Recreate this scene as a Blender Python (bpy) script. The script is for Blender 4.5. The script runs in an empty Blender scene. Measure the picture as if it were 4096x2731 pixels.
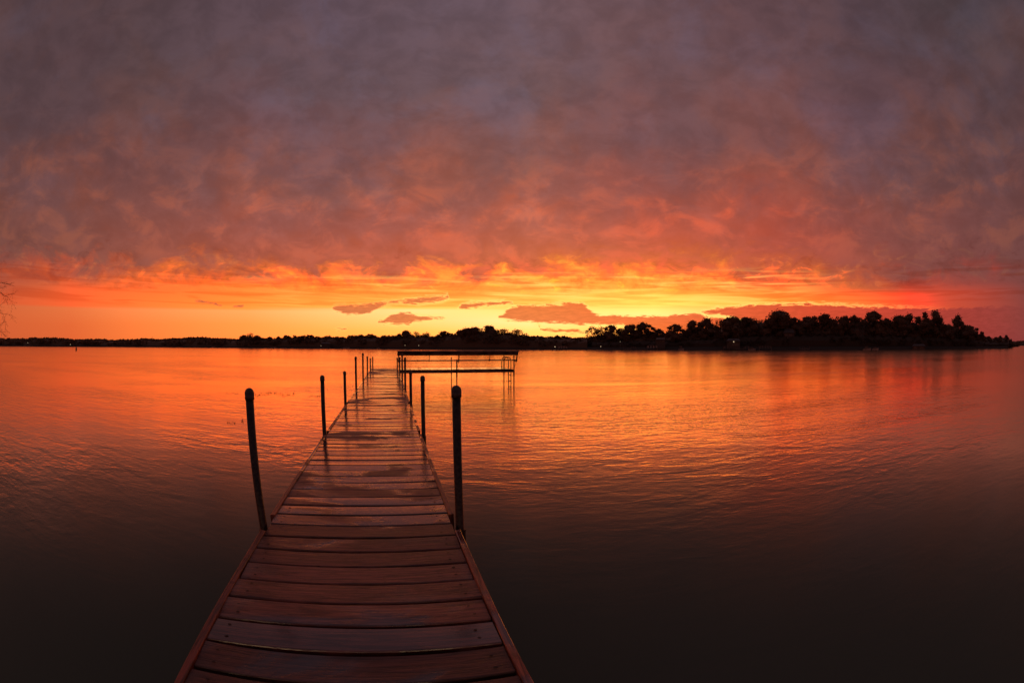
import bpy, math, random
from mathutils import Vector, Matrix, noise as mnoise
R = math.radians
SC = bpy.context.scene
COL = SC.collection
# ------------------------------------------------------------------ survey of the photograph
F, PITCH, CX, CY = 1818.0, 0.0063, 2048.0, 1365.5     # 16 mm fisheye on full frame, in photo pixels
HC, DECK, AZ = 2.10, 0.92, -0.27                      # eye height, deck height above the water, bearing of the dock


def ray(X, Y):
    dx, dz = X - CX, CY - Y
    r = math.hypot(dx, dz) + 1e-9
    th = 2 * math.asin(min(1, r / 2 / F))
    c = (math.sin(th) * dx / r, math.cos(th), math.sin(th) * dz / r)
    cp, sp = math.cos(PITCH), math.sin(PITCH)
    return (c[0], cp * c[1] - sp * c[2], sp * c[1] + cp * c[2])


def ang(X, Y):
    v = ray(X, Y)
    return math.degrees(math.atan2(v[0], v[1])), math.degrees(math.asin(v[2]))


DV = Vector((math.sin(AZ), math.cos(AZ), 0))
UV = Vector((math.cos(AZ), -math.sin(AZ), 0))


def ud(u, d, z=0.0):
    return UV * u + DV * d + Vector((0, 0, z))


def lerp_table(tab, x):
    if x <= tab[0][0]:
        return tab[0][1]
    for (a, b), (c, d) in zip(tab, tab[1:]):
        if x <= c:
            return b + (d - b) * (x - a) / (c - a)
    return tab[-1][1]


# ------------------------------------------------------------------ node helpers
class NT:
    def __init__(s, nt):
        s.nt = nt

    def new(s, t, **kw):
        n = s.nt.nodes.new(t)
        for k, v in kw.items():
            setattr(n, k, v)
        return n

    def put(s, sock, v):
        if v is None:
            return
        if isinstance(v, bpy.types.NodeSocket):
            s.nt.links.new(v, sock)
        else:
            sock.default_value = v

    def m(s, op, a, b=None, c=None, clamp=False):
        n = s.new('ShaderNodeMath', operation=op)
        n.use_clamp = clamp
        s.put(n.inputs[0], a); s.put(n.inputs[1], b); s.put(n.inputs[2], c)
        return n.outputs[0]

    def mr(s, v, a, b, c=0.0, d=1.0, smooth=True):
        n = s.new('ShaderNodeMapRange', interpolation_type='SMOOTHSTEP' if smooth else 'LINEAR')
        s.put(n.inputs[0], v)
        for i, q in enumerate((a, b, c, d)):
            s.put(n.inputs[i + 1], q)
        return n.outputs[0]

    def mix(s, f, a, b, blend='MIX'):
        n = s.new('ShaderNodeMix', data_type='RGBA', blend_type=blend)
        s.put(n.inputs[0], f)
        s.put(n.inputs[6], (*a, 1) if isinstance(a, tuple) else a)
        s.put(n.inputs[7], (*b, 1) if isinstance(b, tuple) else b)
        return n.outputs[2]

    def xyz(s, x, y, z=0.0):
        n = s.new('ShaderNodeCombineXYZ')
        s.put(n.inputs[0], x); s.put(n.inputs[1], y); s.put(n.inputs[2], z)
        return n.outputs[0]

    def noise(s, vec, scale, detail=4.0, rough=0.55, dist=0.0, dim='3D'):
        n = s.new('ShaderNodeTexNoise', noise_dimensions=dim)
        s.put(n.inputs['Vector'], vec)
        n.inputs['Scale'].default_value = scale
        n.inputs['Detail'].default_value = detail
        n.inputs['Roughness'].default_value = rough
        n.inputs['Distortion'].default_value = dist
        return n.outputs[0]

    def mapping(s, vec, scale=(1, 1, 1), rot=(0, 0, 0), loc=(0, 0, 0)):
        n = s.new('ShaderNodeMapping')
        s.put(n.inputs[0], vec)
        n.inputs[1].default_value = loc; n.inputs[2].default_value = rot; n.inputs[3].default_value = scale
        return n.outputs[0]

    def ramp(s, f, stops, interp='LINEAR'):
        n = s.new('ShaderNodeValToRGB')
        cr = n.color_ramp
        cr.interpolation = interp
        while len(cr.elements) > 1:
            cr.elements.remove(cr.elements[0])
        for i, (p, c) in enumerate(stops):
            e = cr.elements[0] if i == 0 else cr.elements.new(p)
            e.position = p; e.color = (*c, 1)
        s.put(n.inputs[0], f)
        return n.outputs[0]

    def curve(s, x, pts):
        n = s.new('ShaderNodeFloatCurve')
        cu = n.mapping.curves[0]
        n.mapping.use_clip = False
        while len(cu.points) > 2:
            cu.points.remove(cu.points[0])
        cu.points[0].location = pts[0]; cu.points[1].location = pts[-1]
        for p in pts[1:-1]:
            cu.points.new(*p)
        for p in cu.points:
            p.handle_type = 'VECTOR'
        n.mapping.update()
        s.put(n.inputs[1], x)
        return n.outputs[0]


def lin(c):
    return tuple((v / 255 / 12.92) if v <= 10.3 else ((v / 255 + .055) / 1.055) ** 2.4 for v in c)


# ------------------------------------------------------------------ sky
def build_sky():
    w = bpy.data.worlds.new('World')
    SC.world = w
    w.use_nodes = True
    w.node_tree.nodes.clear()
    N = NT(w.node_tree)
    tc = N.new('ShaderNodeTexCoord')
    vn = N.new('ShaderNodeVectorMath', operation='NORMALIZE')
    N.nt.links.new(tc.outputs['Generated'], vn.inputs[0])
    sx = N.new('ShaderNodeSeparateXYZ')
    N.nt.links.new(vn.outputs[0], sx.inputs[0])
    x, y, z = sx.outputs
    az = N.m('MULTIPLY', N.m('ARCTAN2', x, y), 57.29578)
    el = N.m('MULTIPLY', N.m('ARCSINE', z), 57.29578)
    zz = N.m('ADD', N.m('MAXIMUM', z, 0.0), 0.60)
    P = N.xyz(N.m('DIVIDE', x, zz), N.m('DIVIDE', y, zz))
    n1 = N.noise(P, 4.0, 6, .50, .2)
    n2 = N.noise(N.mapping(P, loc=(7.3, 2.1, 4.0)), 4.6, 8, .62, .35)
    n3 = N.noise(N.mapping(P, loc=(-3.1, 8.2, 9.0)), 4.4, 8, .60, .3)
    nf = N.noise(N.mapping(P, loc=(1.1, 3.2, 2.0)), 13.0, 5, .6, .25)
    nb = N.noise(N.xyz(N.m('MULTIPLY', az, .17), N.m('MULTIPLY', el, .30), 7.0), 1.0, 7, .60, .5)
    low = N.m('ADD', N.m('MULTIPLY', N.mr(el, 6.0, 10.0), 2.0), N.m('MULTIPLY', N.mr(el, 11, 24), 15.0))
    dis = N.m('ADD', N.m('SUBTRACT', n1, .5), N.m('MULTIPLY', N.m('SUBTRACT', nf, .5), .5))
    puff = N.m('MULTIPLY', N.m('MULTIPLY', N.mr(el, 5.6, 8.5), N.mr(el, 17, 10.5)), 13.0)
    elw = N.m('ADD', N.m('ADD', el, N.m('MULTIPLY', dis, low)), N.m('MULTIPLY', N.m('SUBTRACT', nb, .5), puff))
    t = N.m('SQRT', N.m('DIVIDE', N.m('MAXIMUM', elw, 0.0), 90.0))
    # cloud colour against elevation, at nine bearings (degrees, display colours)
    cols = [
        (-76, [(0, 205, 92, 54), (3, 212, 92, 54), (4.6, 205, 88, 56), (6, 150, 74, 62), (8, 118, 72, 66), (13, 108, 70, 66), (18, 96, 67, 67), (24, 84, 66, 71), (34, 78, 62, 67), (60, 78, 64, 72)]),
        (-58, [(0, 222, 102, 52), (2, 224, 108, 56), (3.9, 226, 120, 66), (4.1, 236, 104, 52), (6, 238, 104, 54), (8, 196, 88, 62), (10, 136, 78, 68), (14, 122, 76, 70), (19, 108, 71, 70), (26, 92, 69, 73), (34, 84, 67, 72), (60, 82, 68, 76)]),
        (-34, [(0, 238, 150, 62), (2.4, 243, 164, 76), (4.0, 244, 178, 98), (4.25, 248, 160, 64), (5.2, 248, 150, 56), (7, 246, 132, 52), (8.6, 222, 106, 58), (10.5, 172, 88, 68), (14, 150, 86, 76), (19, 128, 80, 74), (24, 113, 76, 76), (33, 97, 78, 85), (42, 92, 76, 86), (70, 84, 72, 84)]),
        (-13, [(0, 250, 184, 72), (1.6, 253, 208, 92), (3.2, 253, 228, 132), (4.3, 255, 238, 150), (4.55, 254, 204, 86), (5.6, 253, 182, 72), (7.2, 250, 156, 60), (8.6, 238, 122, 62), (10, 200, 98, 68), (14, 170, 92, 76), (19, 140, 86, 78), (24, 122, 81, 79), (33, 102, 82, 88), (43, 98, 82, 92), (70, 86, 74, 86)]),
        (2, [(0, 252, 205, 84), (1.6, 255, 236, 120), (3.0, 255, 252, 164), (4.2, 255, 246, 130), (5.0, 254, 214, 92), (6.4, 253, 192, 80), (7.8, 250, 168, 66), (9, 240, 128, 58), (10.2, 212, 106, 66), (14, 186, 100, 76), (18, 156, 92, 80), (24, 126, 85, 82), (33, 105, 84, 90), (44, 102, 85, 95), (70, 88, 76, 88)]),
        (18, [(0, 250, 180, 64), (2, 255, 226, 96), (3.6, 255, 252, 150), (5.0, 255, 246, 108), (6.2, 254, 220, 90), (7.2, 253, 184, 72), (8.4, 246, 142, 56), (9.8, 226, 110, 58), (12, 196, 94, 66), (15, 174, 88, 72), (20, 142, 82, 76), (26, 120, 80, 80), (34, 107, 81, 86), (44, 100, 80, 88), (70, 88, 74, 84)]),
        (34, [(0, 232, 110, 50), (3.5, 250, 160, 56), (4.8, 253, 166, 58), (6.2, 248, 138, 52), (7.6, 232, 108, 54), (9.4, 202, 90, 58), (11.5, 174, 80, 64), (15, 152, 79, 70), (20, 126, 77, 74), (26, 112, 76, 79), (34, 103, 76, 81), (42, 96, 72, 77), (70, 84, 70, 80)]),
        (52, [(0, 200, 70, 52), (4, 238, 84, 50), (5.6, 236, 82, 52), (6.6, 184, 72, 58), (8.5, 142, 73, 66), (12, 126, 73, 69), (18, 108, 71, 71), (26, 96, 70, 76), (36, 86, 67, 74), (70, 80, 68, 78)]),
        (70, [(0, 138, 62, 60), (4, 132, 64, 62), (8, 118, 69, 67), (14, 106, 68, 67), (20, 92, 65, 67), (28, 82, 63, 67), (36, 74, 62, 67), (70, 76, 64, 74)]),
    ]
    prev = None
    for k, (a, st) in enumerate(cols):
        c = N.ramp(t, [(math.sqrt(e / 90), lin(q)) for e, *q in st])
        prev = c if prev is None else N.mix(N.mr(az, cols[k - 1][0], a, smooth=False), prev, c)
    col = prev
    # mottling of the high cloud sheet: bluish thin places, red lit places, soft dark folds
    hi = N.mr(el, 9, 18)
    col = N.mix(N.m('MULTIPLY', N.mr(n2, .47, .64), N.m('MULTIPLY', hi, .95)), col, (1.03, 1.15, 1.27), 'MULTIPLY')
    col = N.mix(N.mr(el, 9, 15), col, (1.10, 1.0, .97), 'MULTIPLY')
    col = N.mix(N.m('MULTIPLY', N.mr(n3, .46, .64), N.m('MULTIPLY', N.m('MULTIPLY', hi, N.mr(el, 40, 18, .35, 1.0)), .9)), col, (1.30, 1.08, .88), 'MULTIPLY')
    mid = N.m('MULTIPLY', N.mr(el, 8.5, 11), N.mr(el, 28, 14))
    col = N.mix(N.m('MULTIPLY', N.mr(nb, .47, .66), N.m('MULTIPLY', mid, .9)), col, (1.40, 1.18, .92), 'MULTIPLY')
    fold = N.m('ADD', .88, N.m('MULTIPLY', N.mr(N.m('ADD', N.m('MULTIPLY', nf, .45), N.m('MULTIPLY', nb, .55)), .36, .62), .24))
    col = N.mix(N.mr(el, 6, 10), col, N.mix(1.0, col, N.xyz(fold, fold, fold), 'MULTIPLY'))
    # lit wisps along the lower edge of the sheet
    nw = N.noise(N.xyz(N.m('MULTIPLY', az, .34), N.m('MULTIPLY', el, .75), 2.0), 1.0, 7, .62, .8)
    wis = N.m('MULTIPLY', N.mr(nw, .52, .68), N.m('MULTIPLY', N.mr(elw, 6.0, 7.4), N.mr(elw, 11.5, 8.8)))
    col = N.mix(N.m('MULTIPLY', wis, N.m('MULTIPLY', N.mr(az, -64, -10, .45, .9), N.mr(az, 62, 40, .35, 1.0))), col, N.mix(1.0, col, (1.38, 1.62, 1.12), 'MULTIPLY'))
    shd = N.m('MULTIPLY', N.mr(nw, .48, .34), N.m('MULTIPLY', N.mr(elw, 5.4, 7.4), N.mr(elw, 12.5, 9.5)))
    col = N.mix(N.m('MULTIPLY', shd, .45), col, N.mix(1.0, col, (.72, .58, .55), 'MULTIPLY'))
    # flat streaks under the cloud sheet
    ns = N.noise(N.xyz(N.m('MULTIPLY', az, .085), N.m('MULTIPLY', N.m('ADD', el, N.m('MULTIPLY', az, .012)), 1.55), 3.0), 1.0, 5, .55, .6)
    zone = N.m('MULTIPLY', N.mr(el, 4.1, 5.0), N.mr(el, 9.6, 7.6))
    streak = N.m('MULTIPLY', N.mr(ns, .47, .60), zone)
    col = N.mix(N.m('MULTIPLY', streak, .55), col, N.mix(1.0, col, (.86, .56, .42), 'MULTIPLY'))
    glow = N.m('MULTIPLY', N.mr(ns, .50, .36), zone)
    col = N.mix(N.m('MULTIPLY', glow, N.m('MULTIPLY', N.mr(az, -45, 5), N.m('MULTIPLY', N.mr(az, 44, 28), .5))), col, lin((255, 240, 120)))
    # the glow is brighter than a picture can show: red runs past white
    sc = N.new('ShaderNodeSeparateColor'); N.put(sc.inputs[0], col)
    cc = N.new('ShaderNodeCombineColor')
    over = N.m('MULTIPLY', N.m('MULTIPLY', N.mr(sc.outputs[0], .60, .95), N.mr(el, 11.5, 8.0)), N.m('MULTIPLY', N.mr(az, -72, -22, .15, 1.0), N.mr(az, 67, 50, .3, 1.0)))
    N.put(cc.inputs[0], N.m('MULTIPLY', sc.outputs[0], N.m('ADD', 1.0, N.m('MULTIPLY', over, 1.15))))
    N.put(cc.inputs[1], sc.outputs[1]); N.put(cc.inputs[2], sc.outputs[2])
    col = cc.outputs[0]
    # ragged low clouds standing on the clear band, one centre line and one half thickness per bearing
    A0, A1 = -72.0, 78.0
    axn = N.m('DIVIDE', N.m('SUBTRACT', az, A0), A1 - A0)
    rag = N.noise(N.xyz(N.m('MULTIPLY', az, .75), N.m('MULTIPLY', el, 3.6), 5.0), 1.0, 8, .66, .5)
    rag = N.m('MULTIPLY', N.m('SUBTRACT', rag, .5), 1.5)

    def c5(X): return 1300 + X * .5952
    def r5(Y): return 800 + Y * .5952
    def c6(X): return 2600 + X * .636
    def r6(Y): return 800 + Y * .636
    def c4(X): return X * .5952

    def cloud(groups):
        cen, hal = [], []
        last = None
        for g in groups:
            q = []
            for X, yt, yb in g:
                a, e1 = ang(X, yt); _, e0 = ang(X, yb)
                q.append((a, (e1 + e0) / 2, (e1 - e0) / 2))
            if last is not None:
                hal.append(((last + .25 - A0) / (A1 - A0), -1.0))
            hal.append(((q[0][0] - .25 - A0) / (A1 - A0), -1.0))
            for a, c, h in q:
                cen.append(((a - A0) / (A1 - A0), c / 10)); hal.append(((a - A0) / (A1 - A0), h))
            last = q[-1][0]
        if (last + .25) < A1 - 2:
            hal.append(((last + .25 - A0) / (A1 - A0), -1.0)); hal.append((1.0, -1.0))
        else:
            hal.append((1.0, hal[-1][1]))
        hal.insert(0, (0.0, -1.0))
        cen.insert(0, (0.0, cen[0][1])); cen.append((1.0, cen[-1][1]))
        c = N.m('MULTIPLY', N.curve(axn, cen), 10.0)
        h = N.curve(axn, hal)
        edge = N.m('SUBTRACT', h, N.m('ABSOLUTE', N.m('SUBTRACT', el, c)))
        ew = N.m('ADD', edge, rag)
        return N.mr(ew, -.09, .20), N.m('MULTIPLY', N.mr(ew, -.34, -.04), N.mr(ew, .16, .0))

    g5 = lambda L: [(c5(a), r5(b), r5(c)) for a, b, c in L]
    g6 = lambda L: [(c6(a), r6(b), r6(c)) for a, b, c in L]
    g4 = lambda L: [(c4(a), r5(b), r5(c)) for a, b, c in L]
    l1 = cloud([g4([(1305, 676, 684), (1340, 674, 688), (1400, 682, 698), (1450, 694, 708), (1500, 708, 718)]),
                g4([(1550, 718, 726), (1590, 706, 720), (1645, 706, 718)]),
                g5([(45, 718, 726), (70, 706, 748), (120, 704, 762), (200, 704, 768), (280, 700, 764), (320, 695, 750), (380, 687, 716), (440, 678, 698), (520, 670, 692), (600, 660, 696), (700, 652, 691), (780, 646, 680), (840, 636, 656)]),
                g5([(890, 726, 736), (920, 700, 734), (960, 691, 730), (1040, 688, 716), (1120, 682, 710), (1200, 679, 702), (1260, 686, 700), (1350, 685, 693)]),
                g5([(1350, 874, 884), (1450, 862, 876), (1560, 866, 890), (1700, 870, 896), (1765, 880, 894)])])
    l2 = cloud([g5([(55, 862, 869), (110, 861, 871), (160, 862, 869)]),
                g5([(350, 818, 832), (400, 806, 834), (430, 776, 830), (460, 768, 832), (520, 757, 836), (560, 756, 840), (600, 768, 818), (680, 778, 810), (760, 787, 804), (820, 789, 798)]),
                g5([(1165, 778, 790), (1200, 765, 800), (1245, 722, 808), (1300, 710, 816), (1400, 706, 822), (1500, 704, 827), (1600, 695, 826), (1700, 688, 838), (1735, 692, 838), (1775, 728, 834), (1815, 768, 834), (1900, 774, 838), (2000, 775, 842), (2100, 782, 880), (2250, 776, 990)]) +
                g6([(100, 728, 980), (200, 718, 980), (310, 710, 980), (360, 734, 980), (450, 742, 980), (560, 752, 980), (620, 760, 980)])])
    l3 = cloud([g6([(320, 700, 710), (400, 684, 722), (470, 679, 724), (540, 667, 742), (600, 660, 770), (700, 657, 980), (800, 655, 980), (1000, 653, 980), (1200, 662, 980), (1400, 671, 980), (1600, 677, 980), (1800, 681, 980), (2000, 676, 980), (2100, 670, 980), (2350, 664, 980)])])
    ccol = N.ramp(N.mr(az, -40, 70, smooth=False), [(0, lin((196, 104, 66))), (.27, lin((228, 122, 66))), (.40, lin((232, 116, 60))), (.50, lin((234, 102, 54))), (.60, lin((222, 84, 52))), (.72, lin((206, 70, 50))), (.86, lin((176, 60, 52))), (1.0, lin((132, 58, 58)))])
    ccol = N.mix(.15, ccol, N.mix(1.0, ccol, N.xyz(N.m('ADD', .7, N.m('MULTIPLY', nf, .6)), N.m('ADD', .7, N.m('MULTIPLY', nf, .6)), .75), 'MULTIPLY'))
    inner = N.m('ADD', .93, N.m('MULTIPLY', N.mr(rag, .22, -.22), .22))
    ccol = N.mix(1.0, ccol, N.xyz(inner, inner, inner), 'MULTIPLY')
    lit = N.m('MULTIPLY', N.mr(az, -35, 0), N.mr(az, 60, 36))
    for l, rim in (l1, l2, l3):
        col = N.mix(N.m('MULTIPLY', N.m('MULTIPLY', rim, lit), .55), col, lin((255, 244, 130)))
        col = N.mix(N.m('MULTIPLY', l, N.mr(az, 75, 60, .2, .95)), col, ccol)
    # clear twilight air behind it all
    sk = N.new('ShaderNodeTexSky', sky_type='NISHITA')
    sk.sun_disc = False
    sk.sun_elevation = R(1.5); sk.sun_rotation = R(18)
    bg1 = N.new('ShaderNodeBackground'); N.put(bg1.inputs[0], col); bg1.inputs[1].default_value = 1.0
    bg2 = N.new('ShaderNodeBackground'); N.put(bg2.inputs[0], sk.outputs[0]); bg2.inputs[1].default_value = 0.05
    mx = N.new('ShaderNodeMixShader'); mx.inputs[0].default_value = .06
    N.nt.links.new(bg1.outputs[0], mx.inputs[1]); N.nt.links.new(bg2.outputs[0], mx.inputs[2])
    out = N.new('ShaderNodeOutputWorld')
    N.nt.links.new(mx.outputs[0], out.inputs[0])
    w.cycles.sampling_method = 'MANUAL'
    w.cycles.sample_map_resolution = 512


build_sky()
sd = bpy.data.lights.new('sun', 'SUN')
sd.energy = 0.02; sd.angle = R(34); sd.color = (1, .62, .25)
so = bpy.data.objects.new('sun', sd); COL.objects.link(so)
so.rotation_euler = (R(90 - 3.5), 0, R(180 - 18))

# ------------------------------------------------------------------ camera
cd = bpy.data.cameras.new('camera')
cam = bpy.data.objects.new('camera', cd); COL.objects.link(cam)
cam.location = (0, 0, HC); cam.rotation_euler = (R(90) + PITCH, 0, 0)
cd.type = 'PANO'
for tgt in (getattr(cd, 'cycles', None), cd):
    try:
        tgt.panorama_type = 'FISHEYE_EQUISOLID'
        tgt.fisheye_lens = F * 36 / 4096
        tgt.fisheye_fov = R(200)
    except Exception:
        pass
cd.sensor_fit = 'HORIZONTAL'; cd.sensor_width = 36
cd.clip_start = .05; cd.clip_end = 8000
SC.camera = cam
SC.view_settings.view_transform = 'Standard'
SC.view_settings.look = 'None'
SC.view_settings.exposure = 0; SC.view_settings.gamma = 1


# ------------------------------------------------------------------ mesh helpers
class MB:
    def __init__(s):
        s.v, s.f, s.mi, s.at, s.cur, s.mat = [], [], [], [], 0.0, 0

    def face(s, *i):
        s.f.append(i); s.mi.append(s.mat); s.at.append(s.cur)

    def box(s, c, h, axes=None):
        """box at centre c with half sizes h along axes (default UV, DV, up)"""
        a = axes or (UV, DV, Vector((0, 0, 1)))
        b = len(s.v)
        c = Vector(c)
        for k in range(8):
            s.v.append(c + a[0] * h[0] * (1 if k & 1 else -1) + a[1] * h[1] * (1 if k & 2 else -1) + a[2] * h[2] * (1 if k & 4 else -1))
        for q in ((0, 2, 3, 1), (4, 5, 7, 6), (0, 1, 5, 4), (2, 6, 7, 3), (0, 4, 6, 2), (1, 3, 7, 5)):
            s.face(*[b + i for i in q])

    def tube(s, pts, rad, n=10, cap=True):
        pts = [Vector(p) for p in pts]
        rs = rad if isinstance(rad, (list, tuple)) else [rad] * len(pts)
        b = len(s.v)
        t0 = (pts[1] - pts[0]).normalized()
        ref = Vector((0, 0, 1)) if abs(t0.z) < .9 else Vector((1, 0, 0))
        for i, p in enumerate(pts):
            t = (pts[min(i + 1, len(pts) - 1)] - pts[max(i - 1, 0)]).normalized()
            a = t.cross(ref)
            if a.length < 1e-4:
                a = t.cross(Vector((0, 1, 0)))
            a.normalize(); c = t.cross(a)
            for k in range(n):
                w = 2 * math.pi * k / n
                s.v.append(p + (a * math.cos(w) + c * math.sin(w)) * rs[i])
        for i in range(len(pts) - 1):
            for k in range(n):
                k2 = (k + 1) % n
                s.face(b + i * n + k, b + i * n + k2, b + (i + 1) * n + k2, b + (i + 1) * n + k)
        if cap:
            s.face(*[b + k for k in range(n)][::-1])
            e = b + (len(pts) - 1) * n
            s.face(*[e + k for k in range(n)])

    def lathe(s, prof, c=(0, 0, 0), n=20):
        b = len(s.v); c = Vector(c)
        for r_, z in prof:
            for k in range(n):
                w = 2 * math.pi * k / n
                s.v.append(c + Vector((r_ * math.cos(w), r_ * math.sin(w), z)))
        for i in range(len(prof) - 1):
            for k in range(n):
                k2 = (k + 1) % n
                s.face(b + i * n + k, b + i * n + k2, b + (i + 1) * n + k2, b + (i + 1) * n + k)
        s.face(*[b + (len(prof) - 1) * n + k for k in range(n)])

    def prism(s, prof, along, segs, warp=None):
        """profile [(a, z)] in axes (DV or UV) swept along the other axis; along=(start, end)"""
        pass

    def build(s, name, mats, parent=None, smooth=False, loc=None):
        me = bpy.data.meshes.new(name)
        o0 = Vector(loc) if loc is not None else Vector((0, 0, 0))
        me.from_pydata([tuple(Vector(p) - o0) for p in s.v], [], s.f)
        for m_ in (mats if isinstance(mats, (list, tuple)) else [mats]):
            me.materials.append(m_)
        me.polygons.foreach_set('material_index', s.mi)
        if any(s.at):
            a = me.attributes.new('vary', 'FLOAT', 'FACE')
            a.data.foreach_set('value', s.at)
        if smooth:
            me.polygons.foreach_set('use_smooth', [True] * len(s.f))
        me.update()
        o = bpy.data.objects.new(name, me)
        COL.objects.link(o)
        if loc is not None:
            o.location = loc
        if parent is not None:
            o.parent = parent
            o.matrix_parent_inverse = Matrix.Translation(-parent.location) if loc is None else Matrix.Identity(4)
        return o


def tag(o, label, cat=None, group=None, kind=None):
    if label: o['label'] = label
    if cat: o['category'] = cat
    if group: o['group'] = group
    if kind: o['kind'] = kind
    return o


def thing(name, label, cat, loc, group=None, kind=None):
    o = bpy.data.objects.new(name, None)
    COL.objects.link(o)
    o.location = loc; o.empty_display_size = .2
    return tag(o, label, cat, group, kind)


# ------------------------------------------------------------------ materials
def mat(name, base, rough=.6, spec=.5, metal=0.0):
    m_ = bpy.data.materials.new(name)
    m_.use_nodes = True
    b = m_.node_tree.nodes['Principled BSDF']
    b.inputs['Base Color'].default_value = (*base, 1)
    b.inputs['Roughness'].default_value = rough
    b.inputs['Specular IOR Level'].default_value = spec
    b.inputs['Metallic'].default_value = metal
    return m_, b, NT(m_.node_tree)


def geo_pos(N):
    return N.new('ShaderNodeNewGeometry').outputs['Position']


def m_water():
    m_, b, N = mat('lake_water', (.072, .100, .084), .6, .0)
    p = geo_pos(N)
    w1 = N.noise(N.mapping(p, (.62, 1.5, 1), (0, 0, R(-6))), 1.2, 4, .55, .6)
    w2 = N.noise(N.mapping(p, (.7, 1.3, 1), (0, 0, R(9)), (3, 7, 0)), 4.6, 3, .5, .4)
    w3 = N.noise(N.mapping(p, (.5, 1.0, 1), (0, 0, R(-3)), (9, 1, 0)), .25, 3, .5, .3)
    gust = N.mr(N.noise(N.mapping(p, (.4, 1, 1), (0, 0, R(5))), .10, 4, .58, .6), .38, .62, .18, 1.1)
    h = N.m('ADD', N.m('MULTIPLY', w1, .042), N.m('ADD', N.m('MULTIPLY', w2, .018), N.m('MULTIPLY', w3, .06)))
    bp = N.new('ShaderNodeBump')
    bp.inputs['Distance'].default_value = 1.0
    ln = N.new('ShaderNodeVectorMath', operation='LENGTH'); N.put(ln.inputs[0], p)
    calm = N.mr(ln.outputs[1], 4.5, 10.5, .28, 1.0)
    N.put(bp.inputs['Strength'], N.m('MULTIPLY', gust, calm))
    N.put(bp.inputs['Height'], h)
    N.put(b.inputs['Normal'], bp.outputs[0])
    fr = N.new('ShaderNodeFresnel'); fr.inputs[0].default_value = 1.33
    N.put(fr.inputs[1], bp.outputs[0])
    gl = N.new('ShaderNodeBsdfGlossy'); gl.distribution = 'MULTI_GGX'; gl.inputs['Roughness'].default_value = .15
    gl.inputs['Color'].default_value = (1, .80, .58, 1)
    N.put(gl.inputs['Normal'], bp.outputs[0])
    mx = N.new('ShaderNodeMixShader')
    N.put(mx.inputs[0], N.m('MULTIPLY', N.m('POWER', N.m('DIVIDE', fr.outputs[0], .22), 1.9), .48, clamp=True))
    N.nt.links.new(b.outputs[0], mx.inputs[1]); N.nt.links.new(gl.outputs[0], mx.inputs[2])
    N.nt.links.new(mx.outputs[0], N.nt.nodes['Material Output'].inputs[0])
    return m_


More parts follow.
